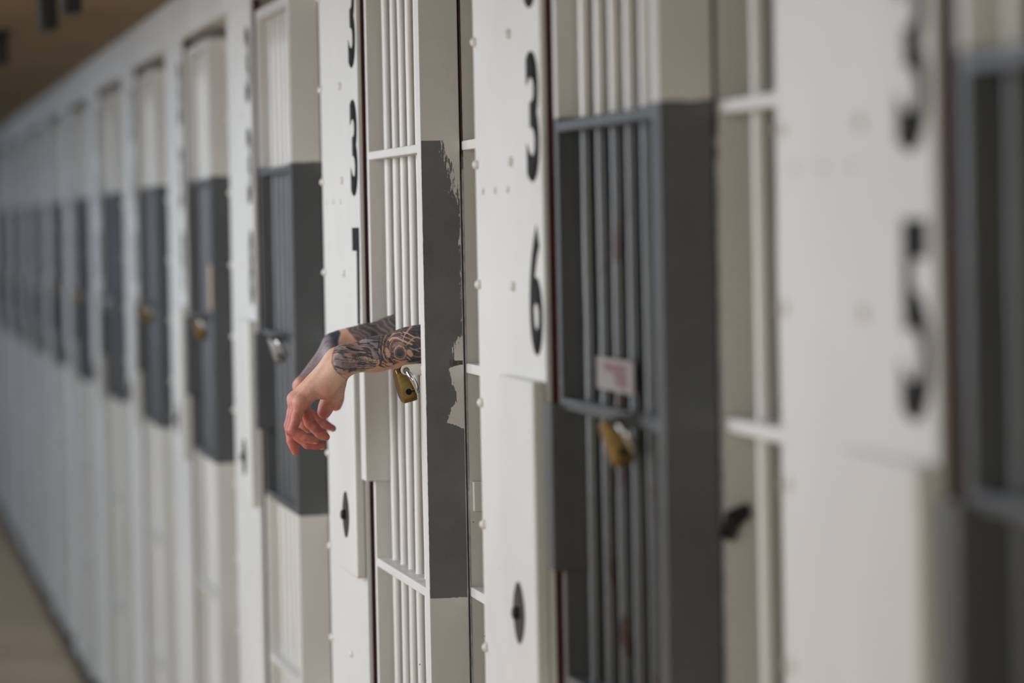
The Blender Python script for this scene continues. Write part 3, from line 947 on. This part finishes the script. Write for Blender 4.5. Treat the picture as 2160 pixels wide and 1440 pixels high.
    rim = np.where(near, np.exp(-((s - edge - .001) / .0012) ** 2), 0) * .6
    ink = np.maximum(ink, rim) * k
    return np.clip(ink, 0, 1) * 0.95, np.clip(wash * k, 0, .8), s

def ink_right(V):
    s, v, th, rr = arm_coords(V, RIGHT)
    n1 = value_noise(V * 60 + 3, 4); n2 = value_noise(V * 140 + 2, 5); n3 = value_noise(V * 300, 6)
    bars = sstep(np.sin(s * 520 + v * 430 + (n1 - .5) * 9 + (n2 - .5) * 5), 0.25, 0.85)
    edge = 0.0190 + 0.75 * np.maximum(0.019 - v, 0) + (n1 - .5) * 0.005
    fk = sstep(s, edge, edge + 0.003)
    soft = sstep(s, edge + .03, edge + .004)
    ink = fk * (0.90 - 0.24 * bars - 0.12 * soft); wash = fk * 0.25
    # dark cuff over the wrist fading to a grey scroll on the back of the hand
    cuff = sstep(s + (n1 - .5) * .010 - (v - .012) * .35, 0.0060, 0.0030)
    fade = sstep(V[:, 2] + (n1 - .5) * .012, 1.425, 1.436)
    scroll = np.abs(np.sin(n1 * 16 + n2 * 10)); deep = sstep(s, -0.026, 0.004)
    outer = sstep(-(V[:, 0] - RIGHT['fore'][-1][0]) * 0.6 + (V[:, 2] - RIGHT['fore'][-1][2]), -0.026, -0.014)
    k = cuff * fade * outer
    ink = np.maximum(ink, k * np.clip(0.95 * deep + 0.55 * (1 - sstep(scroll, .12, .30)) * (1 - deep) + .16, 0, 1))
    wash = np.maximum(wash, k * 0.75)
    return np.clip(ink, 0, 0.95), wash, s

ALLV, ALLQ, INK, RED, NAIL, WASH = [], [], [], [], [], []
nv = 0
for A, fn in ((LEFT, ink_left), (RIGHT, ink_right)):
    F = arm_field(A)
    V, Q = F.surface()
    # a light relaxation takes the grid steps out
    for _ in range(3):
        E2 = np.concatenate([Q[:, [0, 1]], Q[:, [1, 2]], Q[:, [2, 3]], Q[:, [3, 0]]])
        sm = np.zeros_like(V); ct = np.zeros(len(V))
        for c in range(3):
            sm[:, c] = np.bincount(E2[:, 0], V[E2[:, 1], c], len(V)) + np.bincount(E2[:, 1], V[E2[:, 0], c], len(V))
        ct = np.bincount(E2[:, 0], minlength=len(V)) + np.bincount(E2[:, 1], minlength=len(V))
        V = V * 0.55 + 0.45 * sm / np.maximum(ct, 1)[:, None]
    ink, wash, s = fn(V)
    flush = sstep(V[:, 2], 1.455, 1.375) * sstep(s, 0.01, -0.03)
    for i in range(4):
        for key, rad in (('mcp', .013), ('pip', .012), ('dip', .010)):
            dd = np.linalg.norm(V - np.array(A[key][i]), axis=1)
            flush = np.maximum(flush, 0.55 * flush + 0.45 * sstep(dd, rad * 1.5, rad * .7))
    nail = np.zeros(len(V))
    for i in range(4):
        t, d, p = (np.array(A[q][i]) for q in ('tip', 'dip', 'pip'))
        ax = (t - d) / np.linalg.norm(t - d)
        out = (d - p) / np.linalg.norm(d - p); out = out - ax * (out @ ax)
        out = out / np.linalg.norm(out) if np.linalg.norm(out) > .2 else np.array([-1.0, 0, 0]) - ax * (-ax[0])
        c = t + out * 0.005 + ax * .0005
        nail = np.maximum(nail, 1 - sstep(np.linalg.norm(V - c, axis=1), .0035, .0045))
    ALLV.append(V); ALLQ.append(Q + nv); nv += len(V)
    INK.append(ink); WASH.append(wash); RED.append(flush); NAIL.append(nail)
    del F

# head, neck, trunk and legs inside the cell, coarser
CY = 5.775
B = Field((0.10, 5.38, -0.01), (0.85, 6.14, 1.88), 0.0075)
SHL, SHR = (0.44, 5.605, 1.475), (0.44, 5.945, 1.475)
B.add((0.47, CY, 1.05), (0.46, CY, 1.36), 0.150, 0.175, 0.05, ((1, 0, 0), 0.68))
B.add((0.47, CY, 0.93), (0.47, CY, 1.05), 0.165, 0.150, 0.05, ((1, 0, 0), 0.72))
B.add(SHL, SHR, 0.062, 0.062, 0.06)
B.add((0.455, CY, 1.46), (0.425, CY, 1.60), 0.062, 0.056, 0.03)
B.add((0.31, 5.605, 1.498), SHL, 0.045, 0.056, 0.03)
B.add((0.32, 5.955, 1.505), SHR, 0.045, 0.056, 0.03)
for sg in (-1, 1):
    B.chain([(0.47, CY + sg * .095, 0.92), (0.46, CY + sg * .105, 0.51), (0.49, CY + sg * .110, 0.11), (0.49, CY + sg * .110, 0.06)], [0.088, 0.060, 0.042, 0.045], 0.03)
    B.add((0.50, CY + sg * .112, 0.045), (0.32, CY + sg * .125, 0.035), 0.044, 0.034, 0.02)
HX = 0.40
B.add((HX + .018, CY, 1.735), (HX + .012, CY, 1.745), 0.093, 0.093, 0.03, ((0, 1, 0), 0.82))
B.add((HX - .015, CY, 1.66), (HX - .035, CY, 1.635), 0.068, 0.040, 0.03)
B.add((HX - .072, CY, 1.710), (HX - .090, CY, 1.685), 0.009, 0.013, 0.010)
for sg in (-1, 1):
    B.carve((HX - .088, CY + sg * .031, 1.722), (HX - .088, CY + sg * .031, 1.722), 0.015, 0.012)
    B.add((HX - .064, CY + sg * .031, 1.722), (HX - .064, CY + sg * .031, 1.722), 0.012, 0.012, 0.004)
    B.add((HX + .010, CY + sg * .080, 1.695), (HX + .016, CY + sg * .086, 1.735), 0.012, 0.016, 0.004)
B.carve((HX - .088, CY - .022, 1.645), (HX - .088, CY + .022, 1.645), 0.004, 0.006)
V, Q = B.surface()
ALLV.append(V); ALLQ.append(Q + nv); nv += len(V)
INK.append(np.zeros(len(V))); WASH.append(np.zeros(len(V))); RED.append(np.zeros(len(V)) + .2); NAIL.append(np.zeros(len(V)))

def np_mesh(name, V, Q, mat):
    me = bpy.data.meshes.new(name)
    me.vertices.add(len(V)); me.vertices.foreach_set('co', V.astype(np.float32).ravel())
    me.loops.add(Q.size); me.loops.foreach_set('vertex_index', Q.astype(np.int32).ravel())
    me.polygons.add(len(Q)); me.polygons.foreach_set('loop_start', np.arange(0, Q.size, 4, dtype=np.int32))
    me.update(calc_edges=True); me.validate()
    me.polygons.foreach_set('use_smooth', [True] * len(me.polygons))
    me.materials.append(mat)
    return me

V = np.concatenate(ALLV); Q = np.concatenate(ALLQ)
me = np_mesh('person', V, Q, M_SKIN)
for n, a in (('ink', INK), ('flush', RED), ('nail', NAIL), ('wash', WASH)):
    at = me.attributes.new(n, 'FLOAT', 'POINT'); at.data.foreach_set('value', np.concatenate(a).astype(np.float32))
person = bpy.data.objects.new('person', me)
COL.objects.link(person)
tag(person, 'person in the cell resting both tattooed forearms out through the bars, hands hanging', 'person')

def cloth(name, prims, lo, hi, mat, zmin=None, zmax=None):
    F = Field(lo, hi, 0.0075)
    for p in prims: F.add(*p)
    z = (F.lo[2] + np.arange(F.n[2]) * F.h).astype(np.float32)
    if zmin is not None: F.v = np.maximum(F.v, (zmin - z)[None, None, :])
    if zmax is not None: F.v = np.maximum(F.v, (z - zmax)[None, None, :])
    v, q = F.surface()
    o = bpy.data.objects.new(name, np_mesh(name, v, q, mat)); COL.objects.link(o); o.parent = person
    return o
g = 0.014
cloth('shirt', [((0.47, CY, 1.05), (0.46, CY, 1.36), 0.155 + g, 0.180 + g, 0.05, ((1, 0, 0), 0.70)),
                ((0.47, CY, 0.88), (0.47, CY, 1.05), 0.172 + g, 0.158 + g, 0.05, ((1, 0, 0), 0.74)),
                (SHL, SHR, 0.064 + g, 0.064 + g, 0.06),
                ((0.30, 5.605, 1.498), SHL, 0.052 + g, 0.060 + g, 0.03),
                ((0.31, 5.955, 1.505), SHR, 0.052 + g, 0.060 + g, 0.03)],
      (0.15, 5.38, 0.70), (0.85, 6.14, 1.70), M_CLOTH, 0.86, 1.535)
cloth('trousers', [((0.47, CY, 0.93), (0.47, CY, 1.0), 0.170 + g, 0.160 + g, 0.05, ((1, 0, 0), 0.74))] +
      [c for sg in (-1, 1) for c in (((0.47, CY + sg * .095, 0.92), (0.46, CY + sg * .105, 0.51), 0.102, 0.078, 0.03),
                                     ((0.46, CY + sg * .105, 0.51), (0.49, CY + sg * .110, 0.09), 0.078, 0.062, 0.03))],
      (0.15, 5.38, 0.03), (0.85, 6.14, 1.2), M_TROUSER, 0.075, 1.0)
cloth('hair', [((HX + .026, CY, 1.748), (HX + .020, CY, 1.752), 0.096, 0.096, 0.02, ((0, 1, 0), 0.84)),
               ((HX + .070, CY, 1.68), (HX + .055, CY, 1.72), 0.050, 0.06, 0.02)],
      (0.25, 5.6, 1.55), (0.62, 5.92, 1.9), M_HAIR, 1.655, None)
# keep the hair off the face
hm = bpy.data.objects['hair'].data
co = np.empty(len(hm.vertices) * 3, np.float32); hm.vertices.foreach_get('co', co); co = co.reshape(-1, 3)
lim = HX - .058 + np.clip((1.770 - co[:, 2]) * 0.9, 0, .07)
co[:, 0] = np.maximum(co[:, 0], lim)
hm.vertices.foreach_set('co', co.ravel()); hm.update()
cloth('shoe', [((0.50, CY - .112, 0.050), (0.31, CY - .125, 0.042), 0.054, 0.044, 0.02)], (0.2, 5.5, -.02), (0.62, 5.76, .16), M_DARK, 0.0015, 0.095)
cloth('shoe', [((0.50, CY + .112, 0.050), (0.31, CY + .125, 0.042), 0.054, 0.044, 0.02)], (0.2, 5.76, -.02), (0.62, 6.02, .16), M_DARK, 0.0015, 0.095)
